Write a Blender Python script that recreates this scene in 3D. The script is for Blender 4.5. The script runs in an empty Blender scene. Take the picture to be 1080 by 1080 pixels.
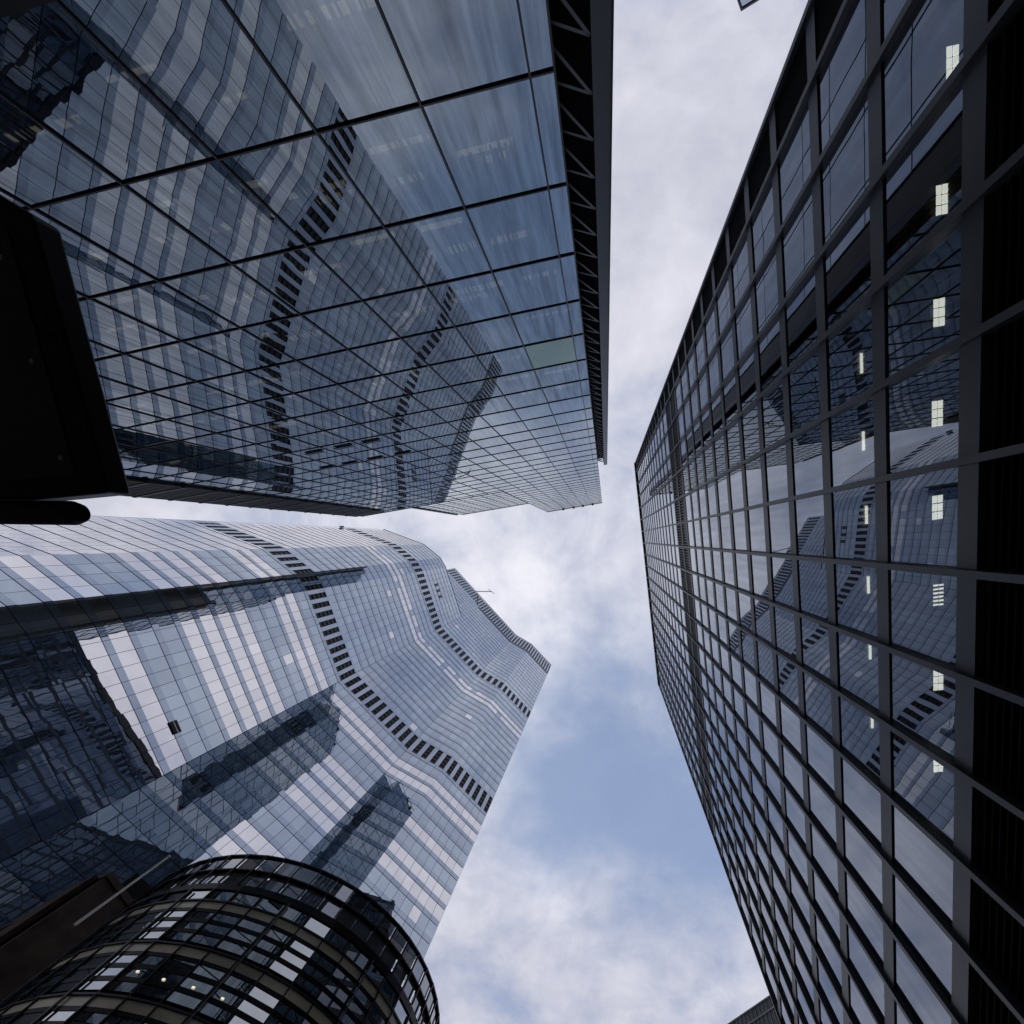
import bpy, math, random
from mathutils import Vector, Matrix
random.seed(7)
C = bpy.context.scene.collection
SC = bpy.context.scene

# ------------------------------------------------------------------ camera
CZ = 1.6                                   # eye height above the pavement
E1 = (0.996934, 0.016451, -0.076495)       # world X, Y, Z seen in camera axes (right, down, forward)
E2 = (0.0, 0.977648, 0.210248)
E3 = (0.078244, -0.209604, 0.974651)
cam = bpy.data.cameras.new('camera')
cam.sensor_fit = 'HORIZONTAL'; cam.sensor_width = 36.0; cam.lens = 18.0
cam.shift_x = -0.05176; cam.shift_y = 0.13426
cam.clip_start = 0.05; cam.clip_end = 20000
camo = bpy.data.objects.new('camera', cam); C.objects.link(camo)
camo.matrix_world = Matrix(((E1[0], -E1[1], -E1[2], 0), (E2[0], -E2[1], -E2[2], 0), (E3[0], -E3[1], -E3[2], CZ), (0, 0, 0, 1)))
SC.camera = camo

def proj(p):                               # world point -> pixel of the 1080 photo (used only to rank windows by size)
    x, y, z = p[0], p[1], p[2] - CZ
    r = [x*E1[i] + y*E2[i] + z*E3[i] for i in range(3)]
    if r[2] < 1e-3: return None
    return (595.9 + 540*r[0]/r[2], 685.0 + 540*r[1]/r[2])

# ------------------------------------------------------------------ world, sun, exposure
SUN_EL, SUN_AZ = math.radians(17), math.radians(-75)     # azimuth from +X towards +Y
w = bpy.data.worlds.new('World'); SC.world = w; w.use_nodes = True
nt = w.node_tree; N = nt.nodes; L = nt.links; N.clear()
def nd(t, **k):
    n = N.new(t)
    for a, b in k.items(): setattr(n, a, b)
    return n
def wmath(op, a, b=None, c=None):
    n = nd('ShaderNodeMath', operation=op)
    for i, v in enumerate((a, b, c)):
        if v is None: continue
        if isinstance(v, (int, float)): n.inputs[i].default_value = v
        else: L.new(v, n.inputs[i])
    return n.outputs[0]
out = nd('ShaderNodeOutputWorld'); bg = nd('ShaderNodeBackground'); L.new(bg.outputs[0], out.inputs[0])
bg.inputs[1].default_value = 0.1
sky = nd('ShaderNodeTexSky', sky_type='NISHITA', sun_disc=False, sun_elevation=SUN_EL, sun_rotation=math.pi/2 - SUN_AZ)
sky.air_density = 1.0; sky.dust_density = 1.5
tc = nd('ShaderNodeTexCoord'); sp = nd('ShaderNodeSeparateXYZ'); L.new(tc.outputs['Generated'], sp.inputs[0])
zc = wmath('MAXIMUM', sp.outputs[2], 0.0)
zc = wmath('ADD', zc, 0.12)
qx = wmath('DIVIDE', sp.outputs[0], zc); qy = wmath('DIVIDE', sp.outputs[1], zc)
cq = nd('ShaderNodeCombineXYZ'); L.new(qx, cq.inputs[0]); L.new(qy, cq.inputs[1])
def wnoise(scale, det, rough, off):
    m = nd('ShaderNodeMapping'); m.inputs['Location'].default_value = off; L.new(cq.outputs[0], m.inputs[0])
    n = nd('ShaderNodeTexNoise'); n.inputs['Scale'].default_value = scale; n.inputs['Detail'].default_value = det
    n.inputs['Roughness'].default_value = rough; n.inputs['Distortion'].default_value = 0.35
    L.new(m.outputs[0], n.inputs['Vector']); return n.outputs['Fac']
n1 = wnoise(2.2, 7, 0.56, (3.1, 1.7, 0)); n2 = wnoise(5.5, 6, 0.6, (7.3, 4.1, 2)); n3 = wnoise(1.1, 4, 0.5, (1.3, 8.8, 5)); n4 = wnoise(13.0, 5, 0.6, (2.2, 5.1, 7))
def blob(x, y, r):                         # a break in the cloud layer, centred on one direction of the sky
    dx = wmath('SUBTRACT', qx, x); dy = wmath('SUBTRACT', qy, y)
    d = wmath('SQRT', wmath('ADD', wmath('MULTIPLY', dx, dx), wmath('MULTIPLY', dy, dy)))
    m = nd('ShaderNodeMapRange', interpolation_type='SMOOTHSTEP'); L.new(d, m.inputs[0])
    m.inputs[1].default_value = 0; m.inputs[2].default_value = r; m.inputs[3].default_value = 1; m.inputs[4].default_value = 0
    return m.outputs[0]
hole = wmath('ADD', wmath('ADD', wmath('MULTIPLY', blob(0.0, 0.44, 0.44), 0.5), wmath('MULTIPLY', blob(0.12, -0.85, 0.4), 0.25)),
             wmath('MULTIPLY', blob(0.5, 0.35, 0.8), 0.25))
glow = blob(-0.15, 0.0, 0.75)
cover = wmath('ADD', wmath('ADD', wmath('MULTIPLY', n1, 0.95), wmath('MULTIPLY', n2, 0.55)), wmath('MULTIPLY', n4, 0.22))
hole = wmath('MULTIPLY', hole, wmath('ADD', wmath('MULTIPLY', n2, 1.9), 0.05))
cover = wmath('SUBTRACT', cover, hole)
cm = nd('ShaderNodeMapRange', interpolation_type='SMOOTHSTEP'); L.new(cover, cm.inputs[0])
cm.inputs[1].default_value = 0.36; cm.inputs[2].default_value = 0.90; cm.inputs[3].default_value = 0.12; cm.inputs[4].default_value = 1.0
cr = nd('ShaderNodeValToRGB')
bright = wmath('ADD', wmath('ADD', wmath('MULTIPLY', n3, 0.4), wmath('MULTIPLY', n1, 0.4)), wmath('ADD', wmath('ADD', wmath('MULTIPLY', n2, 0.45), wmath('MULTIPLY', n4, 0.22)), wmath('MULTIPLY', glow, 0.2)))
L.new(bright, cr.inputs[0])
cr.color_ramp.elements[0].position = 0.54; cr.color_ramp.elements[0].color = (0.33, 0.34, 0.43, 1)
cr.color_ramp.elements[1].position = 1.08 if False else 1.0; cr.color_ramp.elements[1].color = (0.69, 0.69, 0.75, 1)
sc = nd('ShaderNodeVectorMath', operation='SCALE'); L.new(cr.outputs[0], sc.inputs[0]); sc.inputs[3].default_value = 11.7
sk = nd('ShaderNodeVectorMath', operation='SCALE'); L.new(sky.outputs[0], sk.inputs[0]); sk.inputs[3].default_value = 1.6
skm = nd('ShaderNodeMix', data_type='RGBA'); L.new(sk.outputs[0], skm.inputs[6]); skm.inputs[7].default_value = (3.3, 4.5, 7.4, 1); skm.inputs[0].default_value = 0.5
mx = nd('ShaderNodeMix', data_type='RGBA'); L.new(cm.outputs[0], mx.inputs[0]); L.new(skm.outputs[2], mx.inputs[6]); L.new(sc.outputs[0], mx.inputs[7])
L.new(mx.outputs[2], bg.inputs[0])

sl = bpy.data.lights.new('sun', 'SUN'); sl.energy = 1.0; sl.angle = math.radians(10); sl.color = (1.0, 0.95, 0.88)
so = bpy.data.objects.new('sun', sl); C.objects.link(so)
sd = Vector((math.cos(SUN_EL)*math.cos(SUN_AZ), math.cos(SUN_EL)*math.sin(SUN_AZ), math.sin(SUN_EL)))
so.rotation_euler = (-sd).to_track_quat('-Z', 'Y').to_euler(); so.location = sd*400
SC.view_settings.view_transform = 'Standard'; SC.view_settings.look = 'None'
SC.view_settings.exposure = 0.14; SC.view_settings.gamma = 1.0
try:
    SC.cycles.max_bounces = 10; SC.cycles.glossy_bounces = 6; SC.cycles.transparent_max_bounces = 10
    SC.cycles.diffuse_bounces = 3
except Exception: pass

# ------------------------------------------------------------------ materials
def mat(name):
    m = bpy.data.materials.new(name); m.use_nodes = True; m.node_tree.nodes.clear()
    return m, m.node_tree.nodes, m.node_tree.links
def pbr(name, col, rough=0.6, metal=0.0, spec=0.5, var=0.12, scale=0.6, bump=0.0, emit=None):
    m, n, l = mat(name)
    o = n.new('ShaderNodeOutputMaterial'); p = n.new('ShaderNodeBsdfPrincipled'); l.new(p.outputs[0], o.inputs[0])
    p.inputs['Roughness'].default_value = rough; p.inputs['Metallic'].default_value = metal; p.inputs['Specular IOR Level'].default_value = spec
    g = n.new('ShaderNodeNewGeometry'); t = n.new('ShaderNodeTexNoise'); t.inputs['Scale'].default_value = scale; t.inputs['Detail'].default_value = 6
    l.new(g.outputs['Position'], t.inputs['Vector'])
    r = n.new('ShaderNodeValToRGB'); l.new(t.outputs['Fac'], r.inputs[0])
    r.color_ramp.elements[0].position = 0.3; r.color_ramp.elements[1].position = 0.72
    r.color_ramp.elements[0].color = tuple(c*(1-var) for c in col) + (1,); r.color_ramp.elements[1].color = tuple(min(1, c*(1+var)) for c in col) + (1,)
    l.new(r.outputs[0], p.inputs['Base Color'])
    if bump:
        b = n.new('ShaderNodeBump'); b.inputs['Strength'].default_value = bump; b.inputs['Distance'].default_value = 0.05; l.new(t.outputs['Fac'], b.inputs['Height']); l.new(b.outputs[0], p.inputs['Normal'])
    if emit:
        p.inputs['Emission Color'].default_value = emit[0] + (1,); p.inputs['Emission Strength'].default_value = emit[1]
    return m
def glass(name, refl, tint, body, ior=1.9, see=None, wav=0.0015, wsc=0.45, rough=0.0, panelvar=0.0, streak=0.0):
    """Coated facade glass: mirror reflection with Fresnel over a dark tinted body, or over the room behind it when `see` is given."""
    m, n, l = mat(name)
    o = n.new('ShaderNodeOutputMaterial'); mixs = n.new('ShaderNodeMixShader'); l.new(mixs.outputs[0], o.inputs[0])
    g = n.new('ShaderNodeNewGeometry')
    f = n.new('ShaderNodeFresnel'); f.inputs['IOR'].default_value = ior
    a = n.new('ShaderNodeMath'); a.operation = 'MULTIPLY_ADD'; l.new(f.outputs[0], a.inputs[0]); a.inputs[1].default_value = 1 - refl; a.inputs[2].default_value = refl; a.use_clamp = True
    l.new(a.outputs[0], mixs.inputs[0])
    if see:
        b = n.new('ShaderNodeBsdfTransparent'); b.inputs[0].default_value = see + (1,)
    else:
        b = n.new('ShaderNodeBsdfDiffuse'); b.inputs[0].default_value = body + (1,)
        if panelvar:
            wn = n.new('ShaderNodeHueSaturation'); wn.inputs['Color'].default_value = body + (1,)
            mr = n.new('ShaderNodeMapRange'); l.new(g.outputs['Random Per Island'], mr.inputs[0]); mr.inputs[3].default_value = 1 - panelvar; mr.inputs[4].default_value = 1 + panelvar
            l.new(mr.outputs[0], wn.inputs['Value']); l.new(wn.outputs[0], b.inputs[0])
    gl = n.new('ShaderNodeBsdfGlossy'); gl.inputs['Roughness'].default_value = rough; gl.inputs['Color'].default_value = tint + (1,)
    tm = n.new('ShaderNodeMix'); tm.data_type = 'RGBA'; tm.inputs[6].default_value = tint + (1,); tm.inputs[7].default_value = (1, 1, 1, 1)
    l.new(f.outputs[0], tm.inputs[0]); l.new(tm.outputs[2], gl.inputs['Color'])
    if panelvar:
        hv = n.new('ShaderNodeHueSaturation'); l.new(tm.outputs[2], hv.inputs['Color'])
        m2 = n.new('ShaderNodeMapRange'); l.new(g.outputs['Random Per Island'], m2.inputs[0]); m2.inputs[3].default_value = 1 - panelvar; m2.inputs[4].default_value = 1.0
        l.new(m2.outputs[0], hv.inputs['Value']); l.new(hv.outputs[0], gl.inputs['Color'])
    if streak:                             # dust and run marks down the pane
        mp = n.new('ShaderNodeMapping'); mp.inputs['Scale'].default_value = (2.6, 2.6, 0.16); l.new(g.outputs['Position'], mp.inputs[0])
        sn = n.new('ShaderNodeTexNoise'); sn.inputs['Scale'].default_value = 1.0; sn.inputs['Detail'].default_value = 6; sn.inputs['Roughness'].default_value = 0.65; l.new(mp.outputs[0], sn.inputs['Vector'])
        sr = n.new('ShaderNodeMapRange'); l.new(sn.outputs['Fac'], sr.inputs[0]); sr.inputs[1].default_value = 0.3; sr.inputs[2].default_value = 0.7; sr.inputs[3].default_value = 1 - streak; sr.inputs[4].default_value = 1.0
        sh = n.new('ShaderNodeHueSaturation'); l.new(gl.inputs['Color'].links[0].from_socket, sh.inputs['Color']); l.new(sr.outputs[0], sh.inputs['Value']); l.new(sh.outputs[0], gl.inputs['Color'])
    if wav:
        t = n.new('ShaderNodeTexNoise'); t.inputs['Scale'].default_value = wsc; t.inputs['Detail'].default_value = 1.5; l.new(g.outputs['Position'], t.inputs['Vector'])
        bp = n.new('ShaderNodeBump'); bp.inputs['Strength'].default_value = 1.0; bp.inputs['Distance'].default_value = wav; l.new(t.outputs['Fac'], bp.inputs['Height'])
        l.new(bp.outputs[0], gl.inputs['Normal'])
    l.new(b.outputs[0], mixs.inputs[1]); l.new(gl.outputs[0], mixs.inputs[2])
    return m
M = {}
M['bronze'] = pbr('dark bronze metal', (0.020, 0.022, 0.028), 0.42, 0.3, 0.5, 0.2, 0.8)
M['band'] = pbr('grey bronze spandrel', (0.046, 0.050, 0.062), 0.45, 0.2, 0.5, 0.2, 0.5)
M['black'] = pbr('black metal', (0.006, 0.006, 0.007), 0.35, 0, 0.18, 0.3, 2)
M['blackgloss'] = pbr('matt black panel', (0.006, 0.007, 0.009), 0.8, 0, 0.04, 0.3, 2)
M['louvre'] = pbr('charcoal louvre', (0.02, 0.02, 0.023), 0.5, 0.2, 0.4, 0.3, 1.5)
M['joint'] = pbr('dark facade joint', (0.012, 0.015, 0.02), 0.5, 0, 0.4, 0.1)
M['slab'] = pbr('pale ceiling', (0.42, 0.40, 0.36), 0.8, 0, 0.3, 0.2, 0.3)
M['core'] = pbr('interior core wall', (0.10, 0.09, 0.08), 0.8, 0, 0.3, 0.5, 0.25)
M['wood'] = pbr('warm timber lining', (0.33, 0.22, 0.12), 0.6, 0, 0.4, 0.3, 0.5)
M['lamp'] = pbr('lit ceiling lamp', (0.8, 0.75, 0.6), 0.5, emit=((1.0, 0.90, 0.70), 5.5))
M['blind'] = pbr('pale fabric blind', (0.55, 0.56, 0.58), 0.8)
M['brace'] = pbr('dull grey steel', (0.085, 0.09, 0.10), 0.5, 0.2)
M['roomlamp'] = pbr('small room lamp', (0.8, 0.75, 0.6), 0.5, emit=((1.0, 0.88, 0.66), 0.8))
M['strip'] = pbr('warm ceiling strip', (0.6, 0.5, 0.35), 0.5, emit=((1.0, 0.64, 0.40), 1.0))
M['glassR'] = glass('dark bronze glass', 0.19, (0.74, 0.84, 1.0), (0.01, 0.012, 0.016), 1.75, see=(0.12, 0.14, 0.16), streak=0.25, wav=0.002)
M['glassRhi'] = glass('dark bronze glass high', 0.19, (0.74, 0.84, 1.0), (0.012, 0.014, 0.018), 1.9, panelvar=0.06)
M['glassL'] = glass('blue curtain wall glass', 0.31, (0.74, 0.88, 1.0), (0.02, 0.03, 0.045), 1.75, see=(0.3, 0.36, 0.4), wav=0.0022, streak=0.5)
M['glassLhi'] = glass('blue curtain wall glass high', 0.29, (0.74, 0.88, 1.0), (0.02, 0.03, 0.04), 1.8, wav=0.0012, streak=0.25)
M['glassgreen'] = glass('greenish glass', 0.14, (0.75, 0.9, 0.7), (0.13, 0.19, 0.13), 1.9)
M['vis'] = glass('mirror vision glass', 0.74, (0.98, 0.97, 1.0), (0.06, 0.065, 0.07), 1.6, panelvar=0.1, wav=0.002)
M['visb'] = glass('blue vision glass', 0.46, (0.72, 0.845, 1.0), (0.045, 0.06, 0.085), 1.95, panelvar=0.12, wav=0.002)
M['pale'] = glass('spandrel glass with painted sky sheen', 0.70, (0.92, 0.94, 1.0), (0.2, 0.2, 0.21), 1.7, panelvar=0.06, wav=0.0)  # blue spandrel glass lightened: grazing sky reflection put into its colour
M['spa'] = glass('blue spandrel glass', 0.38, (0.66, 0.79, 1.0), (0.04, 0.055, 0.08), 1.95, panelvar=0.12, wav=0.0)
M['glassC'] = glass('dark office glass', 0.42, (0.9, 0.95, 1.0), (0.05, 0.062, 0.066), 1.8, wav=0.001, panelvar=0.3)
M['beige'] = pbr('beige spandrel panel', (0.78, 0.70, 0.52), 0.3, 0, 0.5, 0.3, 0.4)
M['brown'] = pbr('dark brown stone', (0.06, 0.038, 0.028), 0.7, 0, 0.3, 0.6, 0.7, 0.4)
M['white'] = pbr('white painted metal', (0.75, 0.74, 0.7), 0.4, 0, 0.5, 0.1)
M['strut'] = pbr('grey steel', (0.2, 0.2, 0.21), 0.5, 0.3, 0.5, 0.2)
M['fin'] = pbr('dark grey fin cladding', (0.04, 0.043, 0.052), 0.4, 0.3, 0.5, 0.15, 0.3)
M['ribbed'] = pbr('grey ribbed metal cladding', (0.28, 0.29, 0.31), 0.5, 0.2, 0.5, 0.15, 0.2)
M['pave'] = pbr('granite paving', (0.22, 0.21, 0.2), 0.7, 0, 0.3, 0.25, 1.5)

# ------------------------------------------------------------------ mesh helpers
class MB:
    def __init__(s): s.v = []; s.f = []; s.mi = []; s.ms = []; s.sm = []
    def _m(s, m):
        if m not in s.ms: s.ms.append(m)
        return s.ms.index(m)
    def face(s, pts, m):
        b = len(s.v); s.v += [tuple(p) for p in pts]; s.f.append(tuple(range(b, b+len(pts)))); s.mi.append(s._m(m))
    def grid(s, c, h, m, n=4):             # a pane very slightly pillowed by its sealed air gap
        b = len(s.v); k = s._m(m)
        for j in range(n+1):
            for i in range(n+1):
                u, v = i/n, j/n
                p = c[0].lerp(c[1], u).lerp(c[3].lerp(c[2], u), v) - h*(16*u*(1-u)*v*(1-v))
                s.v.append(tuple(p))
        for j in range(n):
            for i in range(n):
                q = b + j*(n+1) + i; s.f.append((q, q+1, q+n+2, q+n+1)); s.mi.append(k); s.sm.append(len(s.f)-1)
    def hexa(s, a, m):                     # 8 corners: bottom ring 0-3, top ring 4-7
        b = len(s.v); s.v += [tuple(p) for p in a]
        for q in ((3, 2, 1, 0), (4, 5, 6, 7), (0, 1, 5, 4), (1, 2, 6, 5), (2, 3, 7, 6), (3, 0, 4, 7)):
            s.f.append(tuple(b+i for i in q)); s.mi.append(s._m(m))
    def bar(s, p, q, wd, ht, m, up=(0, 0, 1)):
        p, q = Vector(p), Vector(q); d = (q-p).normalized(); up = Vector(up)
        x = d.cross(up)
        if x.length < 1e-4: x = d.cross(Vector((1, 0, 0)))
        x.normalize(); y = x.cross(d); x *= wd/2; y *= ht/2
        s.hexa([p-x-y, p+x-y, p+x+y, p-x+y, q-x-y, q+x-y, q+x+y, q-x+y], m)
    def tube(s, p, q, r, m, seg=14, r2=None):
        p, q = Vector(p), Vector(q); d = (q-p).normalized(); r2 = r if r2 is None else r2
        x = d.cross(Vector((0, 0, 1)))
        if x.length < 1e-4: x = Vector((1, 0, 0))
        x.normalize(); y = d.cross(x); b = len(s.v)
        for (c_, rr) in ((p, r), (q, r2)):
            for i in range(seg):
                a = 2*math.pi*i/seg; s.v.append(tuple(c_ + x*math.cos(a)*rr + y*math.sin(a)*rr))
        k = s._m(m)
        for i in range(seg):
            j = (i+1) % seg; s.f.append((b+i, b+j, b+seg+j, b+seg+i)); s.mi.append(k)
        s.f.append(tuple(b+i for i in reversed(range(seg)))); s.mi.append(k); s.f.append(tuple(b+seg+i for i in range(seg))); s.mi.append(k)
    def build(s, name, parent=None, kind=None, label=None):
        me = bpy.data.meshes.new(name); off = Vector((0, 0, 0))
        if parent is not None:
            off = WLOC.get(parent.name, Vector((0, 0, 0)))
        me.from_pydata([tuple(Vector(p) - off) for p in s.v], [], s.f)
        for m in s.ms: me.materials.append(M[m])
        for i, p in enumerate(me.polygons): p.material_index = s.mi[i]
        for i in s.sm: me.polygons[i].use_smooth = True
        me.update()
        o = bpy.data.objects.new(name, me); C.objects.link(o)
        if parent is not None:
            o.parent = parent; WLOC[o.name] = off
        if kind: o['kind'] = kind
        if label: o['label'] = label
        return o
WLOC = {}
def thing(name, label, cat, loc, group=None):
    o = bpy.data.objects.new(name, None); C.objects.link(o); o.location = loc; o.empty_display_size = 1
    o['label'] = label; o['category'] = cat
    if group: o['group'] = group
    WLOC[o.name] = Vector(loc); return o
class Frame:
    """A facade plane: s along it, o outwards from it, z above the pavement."""
    def __init__(s, p0, deg=None, t=None, n=None):
        s.p0 = Vector((p0[0], p0[1])); s.t = Vector(t) if t else Vector((math.cos(math.radians(deg)), math.sin(math.radians(deg))))
        s.n = Vector(n) if n else Vector((s.t.y, -s.t.x))
    def p(s, a, o, z):
        q = s.p0 + s.t*a + s.n*o; return (q.x, q.y, z)
    def box(s, mb, a0, a1, o0, o1, z0, z1, m):
        mb.hexa([s.p(a0, o0, z0), s.p(a1, o0, z0), s.p(a1, o1, z0), s.p(a0, o1, z0), s.p(a0, o0, z1), s.p(a1, o0, z1), s.p(a1, o1, z1), s.p(a0, o1, z1)], m)
    def quad(s, mb, a0, a1, o, z0, z1, m, tilt=0.0, pil=0.0):
        # a pane; its corners sit a few millimetres in or out, as real panes do
        j = [random.uniform(-tilt, tilt) for _ in range(3)]
        c_ = [s.p(a0, o+j[0]-j[1], z0), s.p(a1, o+j[0]+j[1], z0), s.p(a1, o+j[2]+j[1], z1), s.p(a0, o+j[2]-j[1], z1)]
        if s.t.y*s.n.x - s.t.x*s.n.y < 0: c_.reverse()                  # the front of a pane looks outwards
        if pil:
            mb.grid([Vector(p) for p in c_], Vector((s.n.x, s.n.y, 0))*pil, m)
        else: mb.face(c_, m)
def area(pts):                             # pane's size in the photo, 0 when it is out of frame
    q = [proj(p) for p in pts]
    if any(v is None for v in q): return 0
    cx = sum(v[0] for v in q)/4; cy = sum(v[1] for v in q)/4
    if not (-10 < cx < 1090 and -10 < cy < 1090): return 0
    return abs(sum(q[i][0]*q[(i+1) % 4][1] - q[(i+1) % 4][0]*q[i][1] for i in range(4)))/2
def windows(fr_list, parent, limit=100, ok=None, pillow=0.0):
    """fr_list: (frame, a0, a1, o, z0, z1, material, tilt). The largest ones become parts, the rest one part."""
    rows = []
    for r in fr_list:
        f, a0, a1, o, z0, z1, m, tl = r
        pts = [f.p(a0, o, z0), f.p(a1, o, z0), f.p(a1, o, z1), f.p(a0, o, z1)]
        v = area(pts)
        if ok and v and not ok(proj([sum(p[i] for p in pts)/4 for i in range(3)])): v = 0
        rows.append((v, r))
    rows.sort(key=lambda t: -t[0]); rest = MB()
    for i, (v, r) in enumerate(rows):
        f, a0, a1, o, z0, z1, m, tl = r
        if i < limit and v > 0:
            mb = MB(); f.quad(mb, a0, a1, o, z0, z1, m, tl, pillow)
            mb.build('window', parent, label='greenish window pane' if m == 'glassgreen' else None)
        else: f.quad(rest, a0, a1, o, z0, z1, m, tl, pillow if v > 3 else 0)
    if rest.f: rest.build('windows', parent, kind='stuff')

# ------------------------------------------------------------------ ground
g = MB(); g.face([(-3000, -3000, 0), (3000, -3000, 0), (3000, 3000, 0), (-3000, 3000, 0)], 'pave'); go = g.build('ground', kind='structure')

# ------------------------------------------------------------------ R: the dark bronze tower on the right
RT = Vector((0.13917, 0.99027)); RN = Vector((-0.99027, 0.13917))      # along the facade / outwards, to the camera
R0 = RN*(-9.246)
FR = Frame((R0.x, R0.y), t=RT, n=RN)
S0, S1, RH = -17.15, 39.75, 134.5 + CZ
tower = thing('office_tower', 'black tower with a bold window grid and lit ceiling lamps behind its lower windows', 'tower', (R0.x, R0.y, 0))
ms = [S0 + 0.15, -14.85] + [-12.05 + 2.845*i for i in range(18)] + [S1 - 0.15]
ms = [v for v in ms if v < S1 - 0.1] + ([S1 - 0.15] if ms[-1] > S1 - 0.2 else [])
ms = sorted(set(round(v, 3) for v in ms))
bz = [14.4 + 4.24*i + CZ for i in range(0, 29)]                          # centre line of every spandrel
bz = [v for v in bz if v < RH - 3]
LV0, LV1 = 61.6 + CZ, 70.4 + CZ
b = MB()
FR.box(b, S0, S1, -34, -9.0, 0.02, RH - 1, 'core')
FR.box(b, S0, S1, -34, -0.9, RH - 1, RH - 0.3, 'joint')
FR.box(b, S0 + 0.01, S0 + 0.25, -8.95, -0.5, 0.02, RH - 1.02, 'black'); FR.box(b, S1 - 0.25, S1 - 0.01, -8.95, -0.5, 0.02, RH - 1.02, 'black')
b.build('wall', tower)
for i, v in enumerate(bz):
    mb = MB(); FR.box(mb, S0, S1, -0.3, -0.02, v - 0.38, v + 0.38, 'band'); mb.build('spandrel', tower)
    if v < 62:
        mb = MB(); FR.box(mb, S0 + 0.3, S1 - 0.3, -8.9, -0.45, v - 0.22, v + 0.2, 'slab'); mb.build('floor_slab', tower)
for v in ms:
    mb = MB(); FR.box(mb, v - 0.1, v + 0.1, -0.30, 0.10, 6.0, RH - 0.6, 'bronze'); FR.box(mb, v - 0.1, v + 0.1, 0.102, 0.13, 6.0, RH - 0.6, 'band')
    mb.build('mullion', tower)
mb = MB(); FR.box(mb, S0 - 0.1, S1 + 0.1, -1.2, 0.2, RH - 1.6, RH, 'bronze'); mb.build('parapet', tower)
rows = []
for i in range(len(bz)):
    z0 = bz[i] + 0.38; z1 = (bz[i+1] - 0.38) if i + 1 < len(bz) else RH - 1.6
    if z0 > LV0 - 0.5 and z1 < LV1 + 0.5: continue
    for a, c_ in zip(ms[1:-1], ms[2:]):
        rows.append((FR, a + 0.1, c_ - 0.1, -0.075, z0 + 0.02, z1 - 0.02, 'glassR' if z0 < 58 else 'glassRhi', 0.004))
windows(rows, tower)
zs = [6.0] + [v for v in bz]
for a, c_ in zip(ms[:1], ms[1:2]):                                      # dark solid panels of the corner bay
    for i in range(len(zs)):
        z0 = zs[i] + (0.36 if i else 0); z1 = zs[i+1] - 0.36 if i + 1 < len(zs) else RH - 1.6
        mb = MB(); FR.box(mb, a + 0.09, c_ - 0.09, -0.3, -0.075, z0 + 0.03, z1 - 0.03, 'blackgloss'); mb.build('corner_panel', tower)
for a, c_ in zip(ms[1:-1], ms[2:]):                                     # plant floor: upright slats, bay by bay
    mb = MB(); k = 8; wv = (c_ - a - 0.2)/k
    FR.box(mb, a + 0.09, c_ - 0.09, -0.9, -0.6, LV0 + 0.2, LV1 - 0.2, 'black')
    for j in range(k):
        x = a + 0.1 + wv*(j + 0.5); FR.box(mb, x - 0.05, x + 0.05, -0.3, -0.06, LV0 + 0.2, LV1 - 0.2, 'band')
    mb.build('louvre', tower)
    mb = MB(); FR.box(mb, a + 0.09, c_ - 0.09, -0.9, -0.6, 6.0, bz[0] - 0.36, 'black')   # louvres over the lobby
    z = 6.2
    while z < bz[0] - 0.6:
        mb.hexa([FR.p(a + 0.1, -0.45, z), FR.p(c_ - 0.1, -0.45, z), FR.p(c_ - 0.1, -0.15, z - 0.12), FR.p(a + 0.1, -0.15, z - 0.12),
                 FR.p(a + 0.1, -0.45, z + 0.06), FR.p(c_ - 0.1, -0.45, z + 0.06), FR.p(c_ - 0.1, -0.15, z - 0.06), FR.p(a + 0.1, -0.15, z - 0.06)], 'blackgloss')
        z += 0.27
    mb.build('louvre', tower)
b = MB(); FR.box(b, S0 + 0.3, S1 - 0.3, -3.5, -3.2, 0.02, 6.0, 'joint'); FR.box(b, S0, S1, -8.9, -0.1, 5.6, 6.0, 'bronze'); b.build('lobby_wall', tower)
def lamp(p, a, d, big):
    k_ = 1.026 if big else 1.014
    mb = MB(); x, y = p[0]*k_, p[1]*k_; z = (bz[1] if big else bz[2]) - 0.24
    q = Vector((x, y)) - R0
    s, o = q.dot(RT), q.dot(RN)
    if big:
        nr = 6 if abs(p[1] - 1.82) < 0.1 else 3
        for k in (-1, 1):
            for r_ in range(nr):
                lo = s - a + 2*a*r_/nr + 0.012 + random.uniform(0, 0.015); hi = s - a + 2*a*(r_ + 1)/nr - (0.012 if nr == 3 else 0.055)
                FR.box(mb, lo, hi, o + k*d*0.48 - d*0.40, o + k*d*0.48 + d*0.40, z - 0.03, z, 'lamp')
        FR.box(mb, s - a - 0.03, s + a + 0.03, o - d*0.98, o + d*0.98, z - 0.005, z + 0.015, 'strut')
    else: FR.box(mb, s - a, s + a, o - d, o + d, z - 0.03, z, 'lamp')
    mb.build('ceiling_lamp', tower)
for p in [(9.27, -12.81), (9.47, -9.56), (9.82, -6.64), (10.18, -3.82), (10.59, -1.01), (11.03, 1.82), (11.45, 4.71), (11.89, 7.73)]: lamp(p, 0.40, 0.18, True)
for p in [(9.65, -6.6), (10.05, -3.79), (10.5, -0.97), (10.91, 1.85), (11.32, 4.67), (11.78, 7.77)]: lamp(p, 0.36, 0.05, False)

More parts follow.
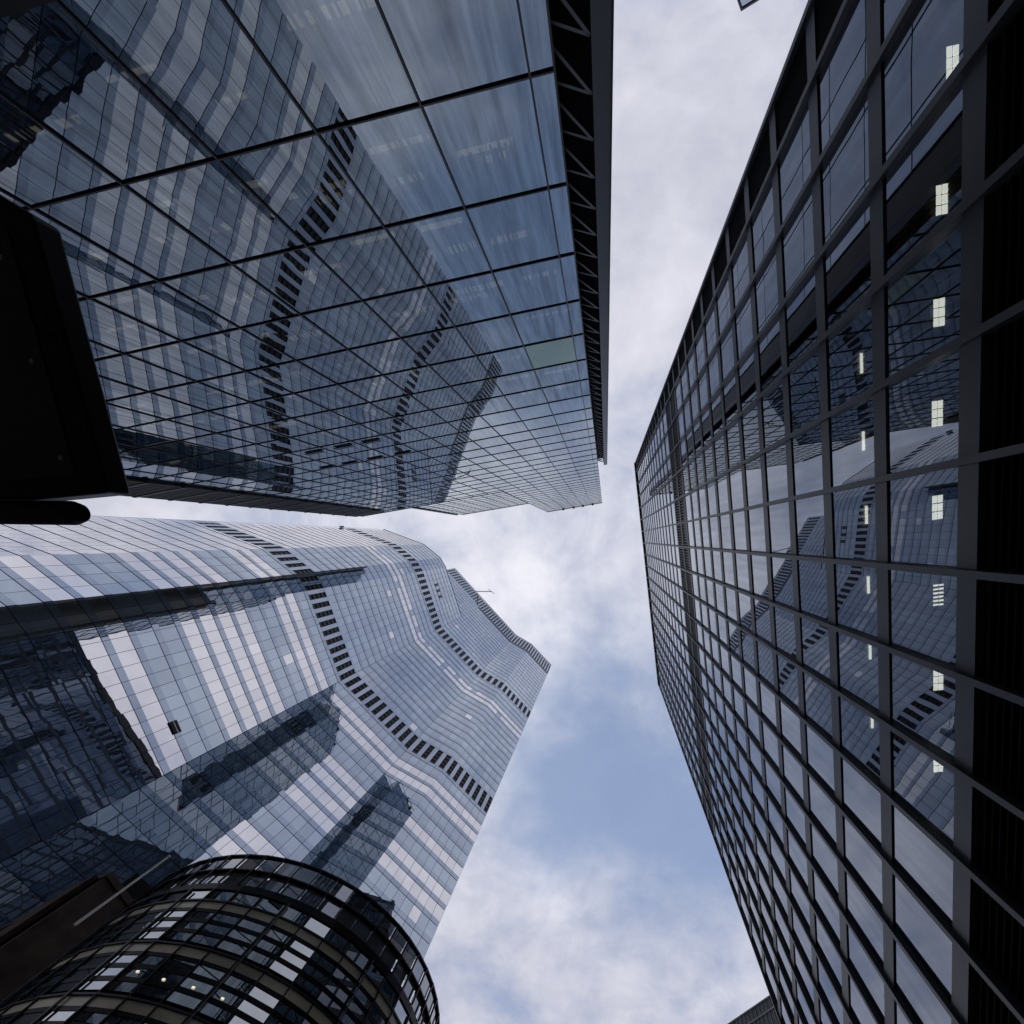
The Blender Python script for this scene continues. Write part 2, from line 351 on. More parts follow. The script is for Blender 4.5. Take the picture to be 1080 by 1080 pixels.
# ------------------------------------------------------------------ L: the stepped blue glass tower at the top
LT = Vector((0.98769, -0.15643)); LN = Vector((0.15643, 0.98769))
L0 = LN*(-13.745)
FL = Frame((L0.x, L0.y), t=LT, n=LN)
glassy = thing('glass_tower', 'blue glass tower with thin black grid lines and a braced slot down its edge', 'tower', (L0.x, L0.y, 0))
LH1, LH3 = 203 + CZ, 117 + CZ
lz = [18.45 + 5.03*i + CZ for i in range(-1, 38)]
lm = [0.4, -0.35] + [-0.35 - 3.42*i for i in range(1, 7)]
pm = [-20.87 - 3.42*i for i in range(0, 10)] + [-54.2]
SB = -4.36                                                              # set-back of the upper left wing
b = MB()
FL.box(b, -54.15, 0.10, -30, -8, 0.02, LH3 - 0.5, 'black'); FL.box(b, -54.15, 0.10, -30, -12, LH3 - 0.45, LH1 - 0.6, 'black')
FL.box(b, -20.6, 0.38, -7.95, -0.5, 56, LH1 - 0.5, 'joint'); FL.box(b, -54.1, -20.65, -7.95, -0.5, 56, LH3 - 0.52, 'joint')
FL.box(b, -54.2, 0.38, -30, -0.3, LH1 - 0.45, LH1 - 0.3, 'joint') if False else None
FL.box(b, -54.1, -20.65, -11.9, SB - 0.4, LH3 - 0.3, LH1 - 0.55, 'joint')
FL.box(b, 0.15, 0.38, -7.9, -0.3, 0.02, 55.9, 'black')
b.build('wall', glassy)
rows = []
for i, z in enumerate(lz):
    mb = MB(); FL.box(mb, -54.2 if z < LH3 - 1 else -20.87, 0.4, -0.12, 0.012, z - 0.036, z + 0.036, 'joint'); mb.build('transom', glassy)
    if z > LH3 - 1:
        mb = MB(); FL.box(mb, -54.2, -20.9, SB - 0.12, SB + 0.012, z - 0.05, z + 0.05, 'joint'); mb.build('transom', glassy)
    if z < 55:
        mb = MB(); FL.box(mb, -54.1, 0.1, -7.9, -0.35, z - 0.16, z + 0.3, 'slab')
        FL.box(mb, -54.1, 0.1, -0.8, -0.34, z - 0.55, z - 0.17, 'wood'); mb.build('floor_slab', glassy)
for s in lm + pm[1:]:
    mb = MB(); FL.box(mb, s - 0.034, s + 0.034, -0.14, 0.016, 0.02, (LH1 if s > -20.9 else LH3) - 0.2, 'joint'); mb.build('mullion', glassy)
for s in pm[1:]:
    mb = MB(); FL.box(mb, s - 0.045, s + 0.045, SB - 0.14, SB + 0.02, LH3, LH1 - 0.2, 'joint'); mb.build('mullion', glassy)
for ml, o, base, top in ((lm, 0, 0, LH1), (pm, 0, 0, LH3), (pm, SB, LH3, LH1)):
    for i in range(len(ml) - 1):
        s1, s0 = ml[i], ml[i+1]
        for k in range(len(lz)):
            z0 = lz[k] + 0.036; z1 = lz[k+1] - 0.036 if k + 1 < len(lz) else top
            if z0 > top - 0.5: break
            if z1 < base: continue
            z1 = min(z1, top - 0.15); z0 = max(z0, base + 0.1)
            green = abs((s0+s1)/2 + 2.06) < 0.3 and abs(z0 - 41 - CZ) < 2.5
            rows.append((FL, s0 + 0.034, s1 - 0.034, o - 0.05, z0, z1, 'glassgreen' if green else ('glassL' if z0 < 52 else 'glassLhi'), 0.005))
SIDE = Frame(FL.p(-20.87, SB, 0)[:2], t=FL.n, n=-FL.t)                  # return wall of the main tower over the wing
for k in range(len(lz)):
    z0 = lz[k] + 0.05; z1 = min(lz[k+1] - 0.05 if k + 1 < len(lz) else LH1, LH1 - 0.2)
    if z0 > LH3: rows.append((SIDE, 0.05, 4.3, 0.0, z0, z1, 'glassLhi', 0.006))
for k in range(6):                                                      # part-drawn slatted blinds behind the lowest storeys
    for i in range(len(lm) - 1):
        if i == 0: continue
        s1, s0 = lm[i], lm[i+1]; mb = MB(); x = s0 + 0.15; zt_ = lz[k+1] - 0.25; zb_ = lz[k+1] - random.choice((1.6, 2.8, 3.9))
        while x < s1 - 0.3:
            wv = random.uniform(0.03, 0.16)
            if random.random() < 0.62: FL.box(mb, x, x + wv, -0.62, -0.60, zb_ - random.uniform(0, 0.5), zt_, random.choice(('blind', 'blind', 'wood')))
            x += wv + random.uniform(0.02, 0.16)
        if mb.f: mb.build('blind', glassy)
EAST = Frame(FL.p(0.40, -1.6, 0)[:2], t=-FL.n, n=FL.t)
for k in range(len(lz)):
    z0 = lz[k] + 0.06; z1 = min(lz[k+1] - 0.06 if k + 1 < len(lz) else LH1, LH1 - 0.2)
    for i in range(7):
        rows.append((EAST, i*3.8 + 0.06, i*3.8 + 3.74, 0.0, z0, z1, 'visb', 0.005))
windows(rows, glassy)
for k in range(7):                                                      # lit strips along the ceilings behind the first storeys
    for i in range(13):
        if random.random() < 0.22: continue
        c0 = -0.6 - 3.42*i; a_ = random.uniform(0.6, 1.6); c_ = c0 - 1.6 + random.uniform(-0.5, 0.5); o_ = -0.9 - random.choice((0.0, 0.5, 1.3)); wd = random.uniform(0.12, 0.32)
        mb = MB(); FL.box(mb, c_ - a_, c_ + a_, o_ - wd, o_, lz[k+1] - 0.62, lz[k+1] - 0.57, 'strip'); mb.build('ceiling_light', glassy)
for k in range(6):                                                      # part-drawn slatted blinds behind the lowest storeys
    for i in range(len(lm) - 1):
        if i == 0: continue
        s1, s0 = lm[i], lm[i+1]; mb = MB(); x = s0 + 0.15; zt_ = lz[k+1] - 0.25; zb_ = lz[k+1] - random.choice((1.6, 2.8, 3.9))
        while x < s1 - 0.3:
            wv = random.uniform(0.03, 0.16)
            if random.random() < 0.62: FL.box(mb, x, x + wv, -0.62, -0.60, zb_ - random.uniform(0, 0.5), zt_, random.choice(('blind', 'blind', 'wood')))
            x += wv + random.uniform(0.02, 0.16)
        if mb.f: mb.build('blind', glassy)
EAST = Frame(FL.p(0.40, -1.6, 0)[:2], t=-FL.n, n=FL.t)
for k in range(len(lz)):
    z0 = lz[k] + 0.06; z1 = min(lz[k+1] - 0.06 if k + 1 < len(lz) else LH1, LH1 - 0.2)
    for i in range(7):
        rows.append((EAST, i*3.8 + 0.06, i*3.8 + 3.74, 0.0, z0, z1, 'visb', 0.005))
windows(rows, glassy)
for k in range(8):                                                      # lit strips along the ceilings behind the first storeys
    for i in range(13):
        if random.random() < 0.5: continue
        c0 = -0.6 - 3.42*i; a_ = random.uniform(0.5, 1.45); c_ = c0 - 1.6 + random.uniform(-0.3, 0.3); o_ = -1.0 - random.choice((0.0, 0.0, 1.1))
        mb = MB(); FL.box(mb, c_ - a_, c_ + a_, o_ - 0.22, o_, lz[k+1] - 0.62, lz[k+1] - 0.56, 'strip'); mb.build('ceiling_light', glassy)
mb = MB(); FL.box(mb, -54.6, -54.2, -1.0, -0.2, 0.02, LH3, 'black'); mb.build('screen_post', glassy)
for k in range(1, 20):
    z0 = lz[k]; z1 = min(lz[k+1], LH3 - 0.2)
    if z0 > LH3 - 2: break
    mb = MB(); FL.box(mb, -54.2, -47.5, 0.05, 0.30, z0 - 0.25, z0 + 0.25, 'black')
    x = -54.1
    while x < -47.6:
        FL.box(mb, x, x + 0.34, 0.06, 0.24, z0 + 0.26, z1 - 0.26, 'louvre'); x += 0.62
    mb.build('slat_screen', glassy)
# heavy transfer beam and dark lobby front under the first glass storey
mb = MB(); FL.box(mb, -54.2, 0.4, -0.5, 0.12, lz[0] - 0.65, lz[0] - 0.06, 'black'); mb.build('transfer_beam', glassy)
mb = MB(); FL.box(mb, -54.2, 0.4, -0.9, -0.4, 5.0, lz[0] - 0.66, 'black')
for s in lm[1:]: FL.box(mb, s - 1.9, s - 1.55, -0.38, 0.05, 5.0, lz[0] - 0.67, 'brown')
mb.build('lobby_front', glassy)
for s0, s1, h, o in ((-20.9, 0.4, LH1, 0), (-54.25, -20.95, LH3, 0), (-54.25, -20.95, LH1, SB)):
    mb = MB(); FL.box(mb, s0, s1, o - 0.6, o + 0.03, h - 0.14, h, 'strut'); mb.build('coping', glassy)
for s in (-3.2, -7.0, -10.6, -14.6):
    mb = MB(); FL.box(mb, s - 0.4, s + 0.4, -0.5, 0.35, LH1 + 0.01, LH1 + 0.4, 'joint'); mb.build('roof_bracket', glassy)
for (s, z) in [(-29.2, 55.2), (-25.86, 55.2), (-22.82, 55.2), (-32.17, 63.1), (-29.3, 63.1), (-26.0, 63.1), (-22.5, 63.1)]:
    mb = MB(); FL.box(mb, s - 0.95, s + 0.95, 0.02, 0.1, z + CZ - 0.35, z + CZ + 0.35, 'black'); mb.build('vent', glassy)
# the braced slots and their outer fins, at both ends of the long front
FT = 102.9 + CZ
def braced_slot(e, sg, o, z_top):
    X = lambda a, b_: (min(e + sg*a, e + sg*b_), max(e + sg*a, e + sg*b_))
    mb = MB(); FL.box(mb, *X(0.02, 1.7), o - 1.55, o - 1.3, 0.02, z_top - 0.3, 'blackgloss'); mb.build('slot_back', glassy)
    mb = MB(); FL.box(mb, *X(1.12, 1.68), o - 1.25, o, 0.02, z_top, 'fin'); mb.build('edge_fin', glassy)
    mb = MB(); FL.box(mb, *X(1.682, 1.75), o - 1.3, o + 0.03, 0.02, z_top, 'black'); mb.build('fin_edge', glassy)
    z = 10.0 + CZ; k = 0
    while z < z_top - 2.5:
        if sg > 0 or z > 70:
            for dz in (0.25, 1.45):
                mb = MB(); mb.bar(FL.p(e + sg*1.10, o - 0.2, z), FL.p(e + sg*0.04, o - 0.55, z - dz), 0.085, 0.12, 'brace')
                mb.build('brace', glassy)
        z += 1.96 if sg > 0 else 3.2
braced_slot(0.4, 1, 0, FT); braced_slot(-54.25, -1, SB, LH1 - 1)

# ------------------------------------------------------------------ 22: the faceted mirror tower on the left
H = 276.0
EV = {k: Vector(v)*H for k, v in dict(e0=(-.3562, -.0162), e1=(-.2909, .0076), e1b=(-.2652, .0288), e2=(-.2574, .0435), e3=(-.2344, .1236), e4=(-.1773, .1869), e5=(-.1452, .2057), e6=(-.1059, .2485)).items()}
HL, HU = 226 + CZ, 276 + CZ
mirror = thing('skyscraper', 'huge faceted pale blue mirror glass skyscraper with dark louvre bands wrapping its folds', 'skyscraper', (EV['e3'].x - 20, EV['e3'].y + 20, 0))
FP = 4.22; FZ0 = 62.45 + CZ
ks = range(-14, 51)
bright = {-9, -6, -5, 0, 1, 4, 5, 7, 10, 11, 25, 26}
facets = [('e0', 'e1', HL, 11), ('e1', 'e1b', HL, 4), ('e1b', 'e2', HL, 2), ('e2', 'e3', HL, 11), ('e3', 'e4', HU, 12), ('e4', 'e5', HU, 5), ('e5', 'e6', HU, 8)]
rows = []; louv = []
for a, c_, top, n in facets:
    A, B = EV[a], EV[c_]; ln = (B - A).length
    f = Frame((A.x, A.y), t=(B - A).normalized())
    spa = MB()
    FFc = f
    f.box(spa, 0.02, ln - 0.02, -1.4, -0.5, 0.02, top - 0.5, 'joint')
    wv = ln/n
    for k in ks:
        z = FZ0 + k*FP
        if z > top - 2: break
        crown = top == HU and z > 256
        for i in range(n):
            x0, x1 = i*wv + 0.03, (i+1)*wv - 0.03
            band = k in (13, 14, 30, 31)
            if band or crown: 
                continue
            br = k in bright
            if k in (2, 3): br = random.random() < 0.04
            elif k in (6,) and a != 'e5': br = True
            elif br and k > 20: br = random.random() < 0.9
            elif not br: br = random.random() < 0.012
            zt = min(z + 2.98, top - 0.3)
            rows.append((f, x0, x1, -0.12, z + 0.03, zt, 'vis' if (br or a == 'e0') else 'visb', 0.0025))  # e0 facet: mirror panes throughout, its bright sky sheen painted in
            if z + 3.02 < top - 0.5: f.quad(spa, x0, x1, -0.05, z + 3.02, min(z + FP - 0.02, top - 0.3), 'pale' if a == 'e0' else 'spa', 0.004)  # e0 spandrels get the lightened glass in place of a sky reflection
    # louvre storeys: alternating solid panel and dark opening, two storeys high
    bands = [(FZ0 + 13*FP, FZ0 + 15*FP - 0.9), (FZ0 + 30*FP, FZ0 + 32*FP - 0.9)]
    if top == HU: bands.append((258.8 + CZ, 275.0 + CZ))
    for bi, (z0, z1) in enumerate(bands):
        crown = bi == 2
        if crown: f.box(spa, 0.02, ln - 0.02, -0.45, -0.06, z0 - 2.2, z0 + 3.2, 'louvre') if False else None
        if crown:
            f.quad(spa, 0.03, ln - 0.03, -0.1, z0 - 1.4, z0 + 0.2, 'joint')
        m_ = max(2, round(ln/2.3)) if not crown else max(4, int(ln/1.55))
        w2 = ln/m_
        f.quad(spa, 0.03, ln - 0.03, -0.05, z1 + 0.03, min(z1 + 0.9, top - 0.02), 'spa')
        for i in range(m_):
            x0 = i*w2
            f.quad(spa, x0 + 0.04, x0 + w2*0.45, -0.06, z0 + 0.03, z1, 'spa', 0.01)
            louv.append((f, x0 + w2*0.48, x0 + w2*1.0 - 0.02, z0 + 0.1, z1 - 0.05))
    f.box(spa, 0.0, ln, -0.4, 0.02, top - 0.28, top, 'strut')
    spa.build('wall', mirror)
windows(rows, mirror, 100, pillow=0.0026, ok=lambda p: not (p[1] > 905 and p[0] < 470))
louv = [(area([f.p(a, 0, z0), f.p(b_, 0, z0), f.p(b_, 0, z1), f.p(a, 0, z1)]), f, a, b_, z0, z1) for f, a, b_, z0, z1 in louv]
louv.sort(key=lambda t: -t[0]); rest = MB()
for i, (v, f, a, b_, z0, z1) in enumerate(louv):
    mb = MB() if i < 100 else rest
    f.box(mb, a, b_, -0.45, -0.3, z0, z1, 'black')
    for t in range(1, 4):
        zz = z0 + (z1 - z0)*t/4; f.box(mb, a, b_, -0.29, -0.14, zz - 0.08, zz + 0.08, 'louvre')
    if i < 100: mb.build('louvre', mirror)
if rest.f: rest.build('louvres', mirror, kind='stuff')
# the taller part carries on behind the lower facets
D = Frame((EV['e3'].x, EV['e3'].y), t=(EV['e4'] - EV['e3']).normalized())
up = MB(); x = -25.5; nrow = 13; wv = 25.5/nrow
D.box(up, -25.5, -0.02, -1.4, -0.5, HL - 3, HU - 0.5, 'joint')
for k in range(38, 51):
    z = FZ0 + k*FP
    if z > 256: break
    for i in range(nrow):
        x0 = -25.5 + i*wv
        D.quad(up, x0 + 0.03, x0 + wv - 0.03, -0.12, z + 0.03, z + 2.98, 'visb', 0.008); D.quad(up, x0 + 0.03, x0 + wv - 0.03, -0.05, z + 3.02, z + FP - 0.02, 'spa', 0.006)
D.quad(up, -25.5, 0, -0.05, 256.5 + CZ, 260 + CZ, 'spa'); D.quad(up, -25.5, 0, -0.05, 274.2 + CZ, 275.6 + CZ, 'spa'); 
for i in range(16):
    x0 = -25.5 + i*25.5/16
    D.quad(up, x0 + 0.03, x0 + 0.75, -0.06, 260.1 + CZ, 274.1 + CZ, 'spa', 0.01); D.box(up, x0 + 0.78, x0 + 1.56, -0.45, -0.3, 260 + CZ, 274.2 + CZ, 'black')
D.box(up, -25.5, 0, -0.4, 0.02, HU - 0.28, HU, 'strut'); up.build('wall', mirror)
# solid core and roofs
core = MB(); ctr = Vector((-120, 75))
def prism(mb, poly, z0, z1, m):
    n = len(poly); b = len(mb.v)
    mb.v += [(p[0], p[1], z0) for p in poly] + [(p[0], p[1], z1) for p in poly]; k = mb._m(m)
    for i in range(n):
        j = (i+1) % n; mb.f.append((b+i, b+j, b+n+j, b+n+i)); mb.mi.append(k)
    mb.f.append(tuple(b+n+i for i in range(n))); mb.mi.append(k); mb.f.append(tuple(b+i for i in reversed(range(n)))); mb.mi.append(k)
def inset(v, f=1.0): return v*f
lowpoly = [EV['e0']*1.02, EV['e1']*1.02, EV['e1b']*1.02, EV['e2']*1.02, EV['e3']*1.02, EV['e4']*1.02, EV['e5']*1.02, EV['e6']*1.02, Vector((-60, 105)), Vector((-130, 80)), Vector((-130, 0))]
prism(core, [(p.x, p.y) for p in lowpoly], 0.02, HL - 1.0, 'spa')
q0 = Vector(D.p(-25.0, -1.5, 0)[:2]); 
uppoly = [q0, EV['e3']*1.02, EV['e4']*1.02, EV['e5']*1.02, EV['e6']*1.02, Vector((-60, 105)), Vector((-120, 75))]
prism(core, [(p.x, p.y) for p in uppoly], HL - 0.9, HU - 1.2, 'spa'); core.build('core', mirror)
# a roof crane arm over the crown
mb = MB(); r0 = Vector(D.p(-10, -2, HU)); mb.bar(r0, r0 + Vector((0, 0, 2.5)), 0.5, 0.5, 'joint'); tip = Vector(D.p(-3.0, 5.5, HU + 3.2))
mb.bar(r0 + Vector((0, 0, 2.4)), tip, 0.35, 0.4, 'joint'); mb.bar(tip - Vector((1.6, 1.2, 0)), tip + Vector((1.6, 1.2, 0)), 0.2, 0.25, 'joint')
mb.bar(r0, r0 + Vector((0, 0, -1.25)), 0.3, 0.3, 'joint'); mb.build('roof_crane', mirror)
mb = MB(); f0 = Frame((EV['e0'].x, EV['e0'].y), t=(EV['e1'] - EV['e0']).normalized()); mb.bar(f0.p(0.4, 0.3, 187 + CZ), f0.p(0.4, 0.3, 189.5 + CZ), 0.5, 0.5, 'joint'); mb.bar(f0.p(0.4, -0.3, 188 + CZ), f0.p(0.4, 0.3, 188 + CZ), 0.3, 0.3, 'joint'); mb.build('wall_bracket', mirror)
f2 = Frame((EV['e2'].x, EV['e2'].y), t=(EV['e3'] - EV['e2']).normalized())
mb = MB(); f2.box(mb, 16.2, 18.2, 0.0, 0.12, 69.6 + CZ, 70.95 + CZ, 'black'); f2.box(mb, 16.2, 18.2, 0.12, 0.16, 70.2 + CZ, 70.35 + CZ, 'white'); mb.build('open_vent', mirror)
for (s, z) in ((6.0, 205), (8.5, 205), (11, 205)):
    mb = MB(); f2.box(mb, s, s + 1.1, 0.0, 0.06, z + CZ, z + 4 + CZ, 'black'); mb.build('vent', mirror)

# ------------------------------------------------------------------ the round building at the bottom left
CC = Vector((-23.955, 33.866)); CR = 12.36
drum = thing('round_building', 'dark round office building with a glazed crown ring and beige bands between its windows', 'building', (CC.x, CC.y, 0))
def cyl(r, a, z): return (CC.x + r*math.cos(math.radians(a)), CC.y + r*math.sin(math.radians(a)), z)
def arc(mb, r0, r1, a0, a1, z0, z1, m, seg):                            # one continuous ring or part of a ring
    full = abs(a1 - a0) > 359; n = seg if full else seg + 1; b = len(mb.v); k = mb._m(m)
    for i in range(n):
        t = a0 + (a1-a0)*i/seg; mb.v += [cyl(r0, t, z0), cyl(r1, t, z0), cyl(r1, t, z1), cyl(r0, t, z1)]
    for i in range(seg):
        p, q = b + 4*i, b + 4*((i+1) % n)
        for c_ in range(4):
            d = (c_+1) % 4; mb.f.append((p+c_, p+d, q+d, q+c_)); mb.mi.append(k)
    if not full:
        for p in (b, b + 4*seg): mb.f.append((p, p+1, p+2, p+3)); mb.mi.append(k)
b = MB(); arc(b, 1.0, CR - 0.6, 0, 360, 0.02, 27.5 + CZ, 'joint', 49); b.build('wall', drum)
BAY = 360/49; A0 = -91.1 + 0.0
bays = list(range(-8, 19))
def edge(a0, a1, r, z0, z1):
    p, q = Vector(cyl(r, a0, 0)[:2]), Vector(cyl(r, a1, 0)[:2]); return Frame((p.x, p.y), t=(q - p).normalized()), (q-p).length
rows = []; bg_rows = []
storeys = [25.5 - 3.32*i + CZ for i in range(0, 8)]
for zt in storeys:
    mb = MB(); arc(mb, CR - 0.3, CR + 0.08, A0 + bays[0]*BAY, A0 + (bays[-1]+1)*BAY, zt - 0.06, zt + 0.06, 'bronze', len(bays)); mb.build('transom', drum)
    if zt - 3.3 < 0.5: continue
    for j in range(3):
        z1 = zt - 0.86 - 0.81*j
        mb = MB(); arc(mb, CR - 0.4, CR - 0.03, A0 + bays[0]*BAY, A0 + (bays[-1]+1)*BAY, z1 + 0.02, z1 + 0.30, 'black', len(bays)); mb.build('sill_band', drum)
mb = MB(); arc(mb, CR - 0.5, CR + 0.02, A0 + bays[0]*BAY, A0 + (bays[-1]+1)*BAY, 26.55 + CZ, 27.08 + CZ, 'black', len(bays)); mb.build('soffit_band', drum)
for i in bays:
    a0, a1 = A0 + i*BAY, A0 + (i+1)*BAY
    f, ln = edge(a0, a1, CR, 0, 0)
    ur = (math.cos(math.radians(a0)), math.sin(math.radians(a0)), 0)
    mb = MB(); mb.bar(cyl(CR - 0.02, a0, 2.0), cyl(CR - 0.02, a0, 26.5 + CZ), 0.07, 0.16, 'bronze', up=ur); mb.build('mullion', drum)
    if i % 4 == 3:
        mb = MB(); mb.bar(cyl(CR + 0.1, a0 + 0.8, 2.0), cyl(CR + 0.1, a0 + 0.8, 26.5 + CZ), 0.06, 0.1, 'strut', up=ur); mb.build('downpipe', drum)
    for zt in storeys:
        if zt - 3.3 < 0.5: continue
        bg_rows.append((f, 0.05, ln - 0.05, -0.02, zt - 0.60, zt - 0.065, 'beige', 0.004))
        for j in range(3):
            z1 = zt - 0.86 - 0.81*j
            rows.append((f, 0.05, ln - 0.05, -0.06, z1 - 0.5, z1, 'glassC', 0.004))
    rows.append((f, 0.05, ln - 0.05, -0.08, 25.62 + CZ, 26.5 + CZ, 'glassC', 0.004))
windows(rows, drum)
bgs = sorted(bg_rows, key=lambda r: -area([r[0].p(r[1], 0, r[4]), r[0].p(r[2], 0, r[4]), r[0].p(r[2], 0, r[5]), r[0].p(r[1], 0, r[5])]))
rest = MB()
for i, r in enumerate(bgs):
    mb = MB() if i < 100 else rest
    r[0].quad(mb, r[1], r[2], r[3], r[4], r[5], r[6], r[7])
    if i < 100: mb.build('spandrel', drum)
if rest.f: rest.build('spandrels', drum, kind='stuff')
CB = 360/59
for (z0, z1, r, nm) in ((28.55, 29.95, CR + 0.02, 'crown_ring'), (27.2, 28.45, CR - 0.12, 'crown_ring')):
    mb = MB(); arc(mb, r - 0.25, r + 0.06, 0, 360, z1 + CZ, z1 + CZ + 0.12, 'bronze', 59); mb.build(nm, drum)
    mb = MB(); arc(mb, r - 0.25, r + 0.04, 0, 360, z0 + CZ - 0.1, z0 + CZ, 'bronze', 59); mb.build(nm, drum)
rows = []
M['crownglass'] = glass('smoked crown glass', 0.22, (0.9, 0.93, 1.0), (0.05, 0.05, 0.055), 1.6, see=(0.10, 0.10, 0.10), wav=0.001)
M['crownpanel'] = glass('grey crown panel', 0.2, (0.9, 0.92, 1.0), (0.17, 0.165, 0.17), 1.5, wav=0.001)
for i in range(59):
    a0, a1 = -73.7 + i*CB, -73.7 + (i+1)*CB
    aa = (a0 + 180) % 360 - 180
    if not (-150 < aa < 45): continue
    f, ln = edge(a0, a1, CR, 0, 0)
    rows.append((f, 0.06, ln - 0.06, -0.06, 28.56 + CZ, 29.94 + CZ, 'crownglass', 0.003))
    rows.append((f, 0.06, ln - 0.06, -0.2, 27.22 + CZ, 28.43 + CZ, 'crownpanel', 0.003))
    mb = MB(); mb.bar(cyl(CR + 0.04, a0, 27.1 + CZ), cyl(CR + 0.04, a0, 30.05 + CZ), 0.07, 0.12, 'bronze', up=(math.cos(math.radians(a0)), math.sin(math.radians(a0)), 0)); mb.build('crown_post', drum)
cp = sorted(rows, key=lambda r: -area([r[0].p(r[1], 0, r[4]), r[0].p(r[2], 0, r[4]), r[0].p(r[2], 0, r[5]), r[0].p(r[1], 0, r[5])]))
for r in cp[:100]:
    mb = MB(); r[0].quad(mb, *r[1:]); mb.build('crown_panel', drum)
for (i, zt, dz) in ((0, storeys[1], -1.9), (2, storeys[1], -2.1), (3, storeys[1], -2.1), (1, storeys[1], -2.1), (2, storeys[2], -1.0)):
    a0, a1 = A0 + i*BAY, A0 + (i+1)*BAY; f, ln = edge(a0, a1, CR, 0, 0)
    mb = MB(); f.box(mb, ln*0.4, ln*0.4 + 0.15, -0.03, -0.01, zt + dz, zt + dz + 0.1, 'roomlamp'); mb.build('room_lamp', drum)

# ------------------------------------------------------------------ brown stone block, black plant box and the white pole
BH = 36.0
pA = Vector((-1.169, .783))*BH; fA = Frame((pA.x, pA.y), 62)
brown = thing('stone_building', 'dark brown stone block half hidden behind the round building', 'building', (pA.x - 4, pA.y + 4, 0))
mb = MB(); fA.box(mb, 0, 26, -18, 0, 0.02, BH + CZ - 0.6, 'brown'); mb.build('wall', brown)
mb = MB(); fA.box(mb, -0.15, 26, -18, 0.15, BH + CZ - 0.58, BH + CZ, 'brown'); mb.build('cornice', brown)
mb = MB(); fA.box(mb, -0.6, -0.17, -5.0, -1.0, 0.02, BH + CZ - 0.3, 'brown'); mb.build('pilaster', brown)
pB = Vector((-1.102, .777))*44.0; fB = Frame((pB.x, pB.y), 56)
plant = thing('plant_room', 'black glazed box standing between the brown stone block and the round building', 'building', (pB.x - 2, pB.y + 2, 0))
mb = MB(); fB.box(mb, 0, 9, -6, 0, 0.02, 44 + CZ, 'black'); mb.build('wall', plant)
mb = MB(); fB.quad(mb, 1.2, 2.6, 0.02, 39 + CZ, 42 + CZ, 'glassC'); mb.build('window', plant)
pd = 45.0
mb = MB(); az = math.radians(144.25); px, py = math.cos(az)*pd, math.sin(az)*pd
mb.tube((px, py, pd/1.603 + CZ), (px, py, pd/1.2525 + CZ), 0.10, 'white', 10, 0.07); mb.tube((px, py, pd/1.2525 + CZ), (px, py, pd/1.2525 + CZ + 0.2), 0.16, 'white', 10, 0.05)
pole = mb.build('flagpole', None); pole['label'] = 'thin white flagpole in front of the brown stone block'; pole['category'] = 'pole'

# ------------------------------------------------------------------ far corners of two more towers
pT = Vector((.195, -.801))*150
t1 = thing('far_tower', 'tip of a blue glass tower at the top edge above the sky gap', 'tower', (pT.x + 12, pT.y - 12, 0))
f1 = Frame((pT.x, pT.y), t=Vector((0.906, -0.423)), n=Vector((0.423, 0.906)))
mb = MB(); f1.box(mb, 0.1, 30, -30, -0.1, 0.02, 150 + CZ - 0.2, 'visb'); mb.build('wall', t1)
for k in range(34):
    mb = MB(); f1.box(mb, 0, 30.05, -30, 0.05, 4 + k*4.3, 5.0 + k*4.3, 'joint'); mb.build('spandrel', t1)
mb = MB(); f1.box(mb, -0.05, 30.1, -30, 0.1, 150 + CZ - 0.19, 150 + CZ + 0.4, 'joint'); mb.build('coping', t1)
pG = Vector((.297, 1.094))*60; pG2 = Vector((.384, 1.008))*60
tdir = (pG2 - pG).normalized()
f3 = Frame((pG.x, pG.y), t=tdir, n=Vector((tdir.y, -tdir.x)))
if f3.n.dot(-f3.p0) < 0: f3.n = -f3.n
t2 = thing('ribbed_building', 'grey ribbed metal building peeping out at the bottom edge behind the black tower', 'building', (pG.x, pG.y + 10, 0))
mb = MB(); f3.box(mb, -14, 20, -15, -0.12, 0.02, 60 + CZ - 0.2, 'ribbed')
x = -14
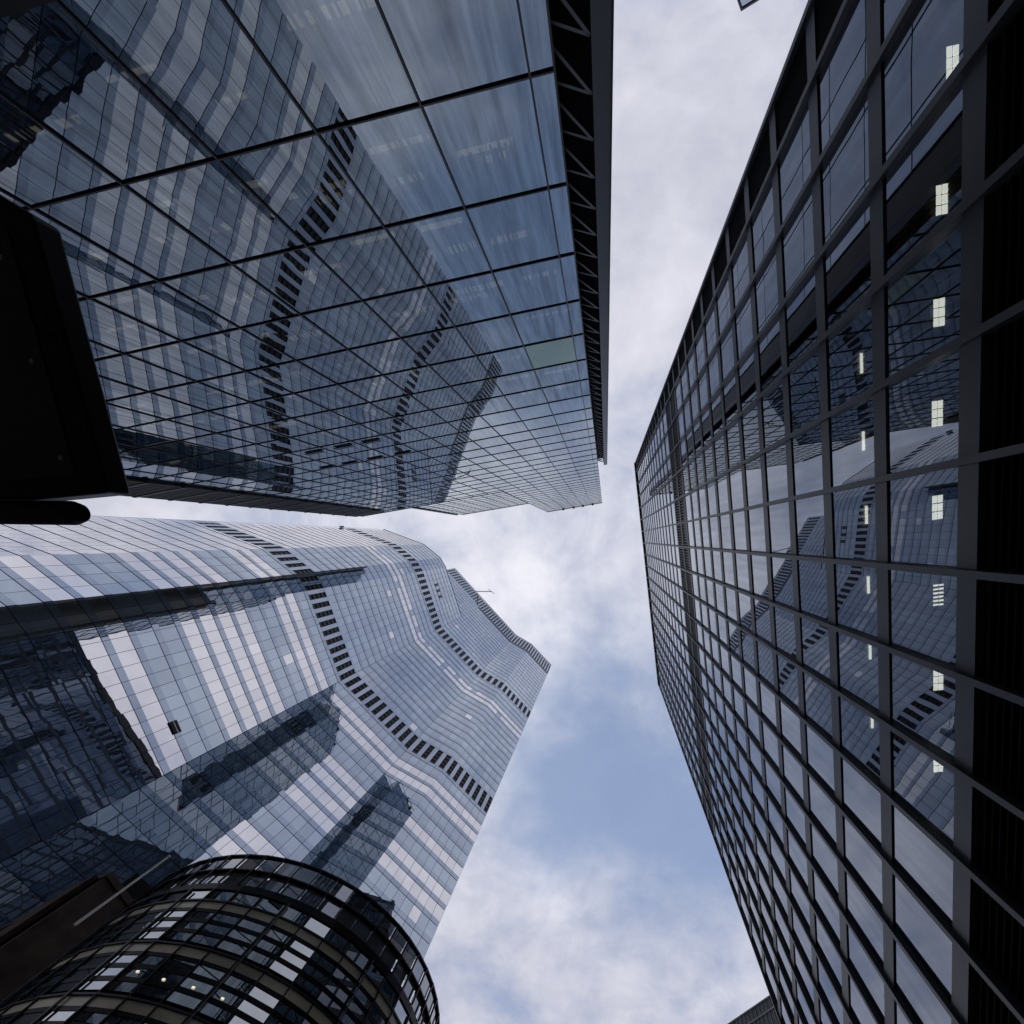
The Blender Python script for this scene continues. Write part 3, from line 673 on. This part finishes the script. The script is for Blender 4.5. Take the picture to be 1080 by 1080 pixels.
while x < 20:
    f3.box(mb, x, x + 0.16, -0.119, 0.0, 0.02, 60 + CZ - 0.25, 'ribbed'); x += 0.62
mb.build('wall', t2)
for z in (60 + CZ - 0.18, 58.1 + CZ):
    mb = MB(); f3.box(mb, -14.05, 20.05, -0.3, 0.06, z, z + 0.16, 'white'); mb.build('coping', t2)

# ------------------------------------------------------------------ black lamp head on its tube, left edge
def bev(name, mb, parent, wdt=0.02):
    o = mb.build(name, parent); md = o.modifiers.new('bevel', 'BEVEL'); md.width = wdt; md.segments = 2; md.limit_method = 'ANGLE'; return o
LZ = 2.84 + CZ
lamp_t = thing('street_lamp', 'black boxy lamp head on a round tube arm at the left edge', 'lamp', (-4.6, -0.12, 0))
poly = [(-5.2, -2.05), (-3.31, -1.83), (-3.0, -1.65), (-2.85, -0.261), (-3.36, -0.222), (-5.2, -0.25)]
mb = MB(); prism(mb, [(x, y) for x, y in poly], LZ, LZ + 0.16, 'black'); bev('housing', mb, lamp_t)
inn = [(-5.1, -1.95), (-3.40, -1.74), (-3.14, -1.58), (-3.02, -0.36), (-3.40, -0.33), (-5.1, -0.36)]
mb = MB(); prism(mb, [(x, y) for x, y in inn], LZ - 0.012, LZ - 0.001, 'louvre'); bev('underside_panel', mb, lamp_t, 0.004)
for (x, y) in ((-3.2, -1.45), (-3.08, -0.45), (-3.5, -0.42), (-3.5, -1.6), (-3.14, -0.95)):
    mb = MB(); mb.tube((x, y, LZ - 0.02), (x, y, LZ - 0.0125), 0.014, 'strut', 8); mb.build('screw', lamp_t)
mb = MB(); y0 = -0.178; pr = 0.068
mb.tube((-5.3, y0, LZ - 0.02), (-3.06, y0 + 0.03, LZ - 0.02), pr, 'black', 20); mb.tube((-3.06, y0 + 0.03, LZ - 0.02), (-3.01, y0 + 0.03, LZ - 0.02), pr, 'black', 20, 0.05); mb.build('arm', lamp_t)
mb = MB(); mb.tube((-5.3, y0, 0.0), (-5.3, y0, LZ + 0.2), 0.1, 'black', 20); mb.tube((-5.3, y0, 0), (-5.3, y0, 0.5), 0.15, 'black', 20); mb.build('post', lamp_t)
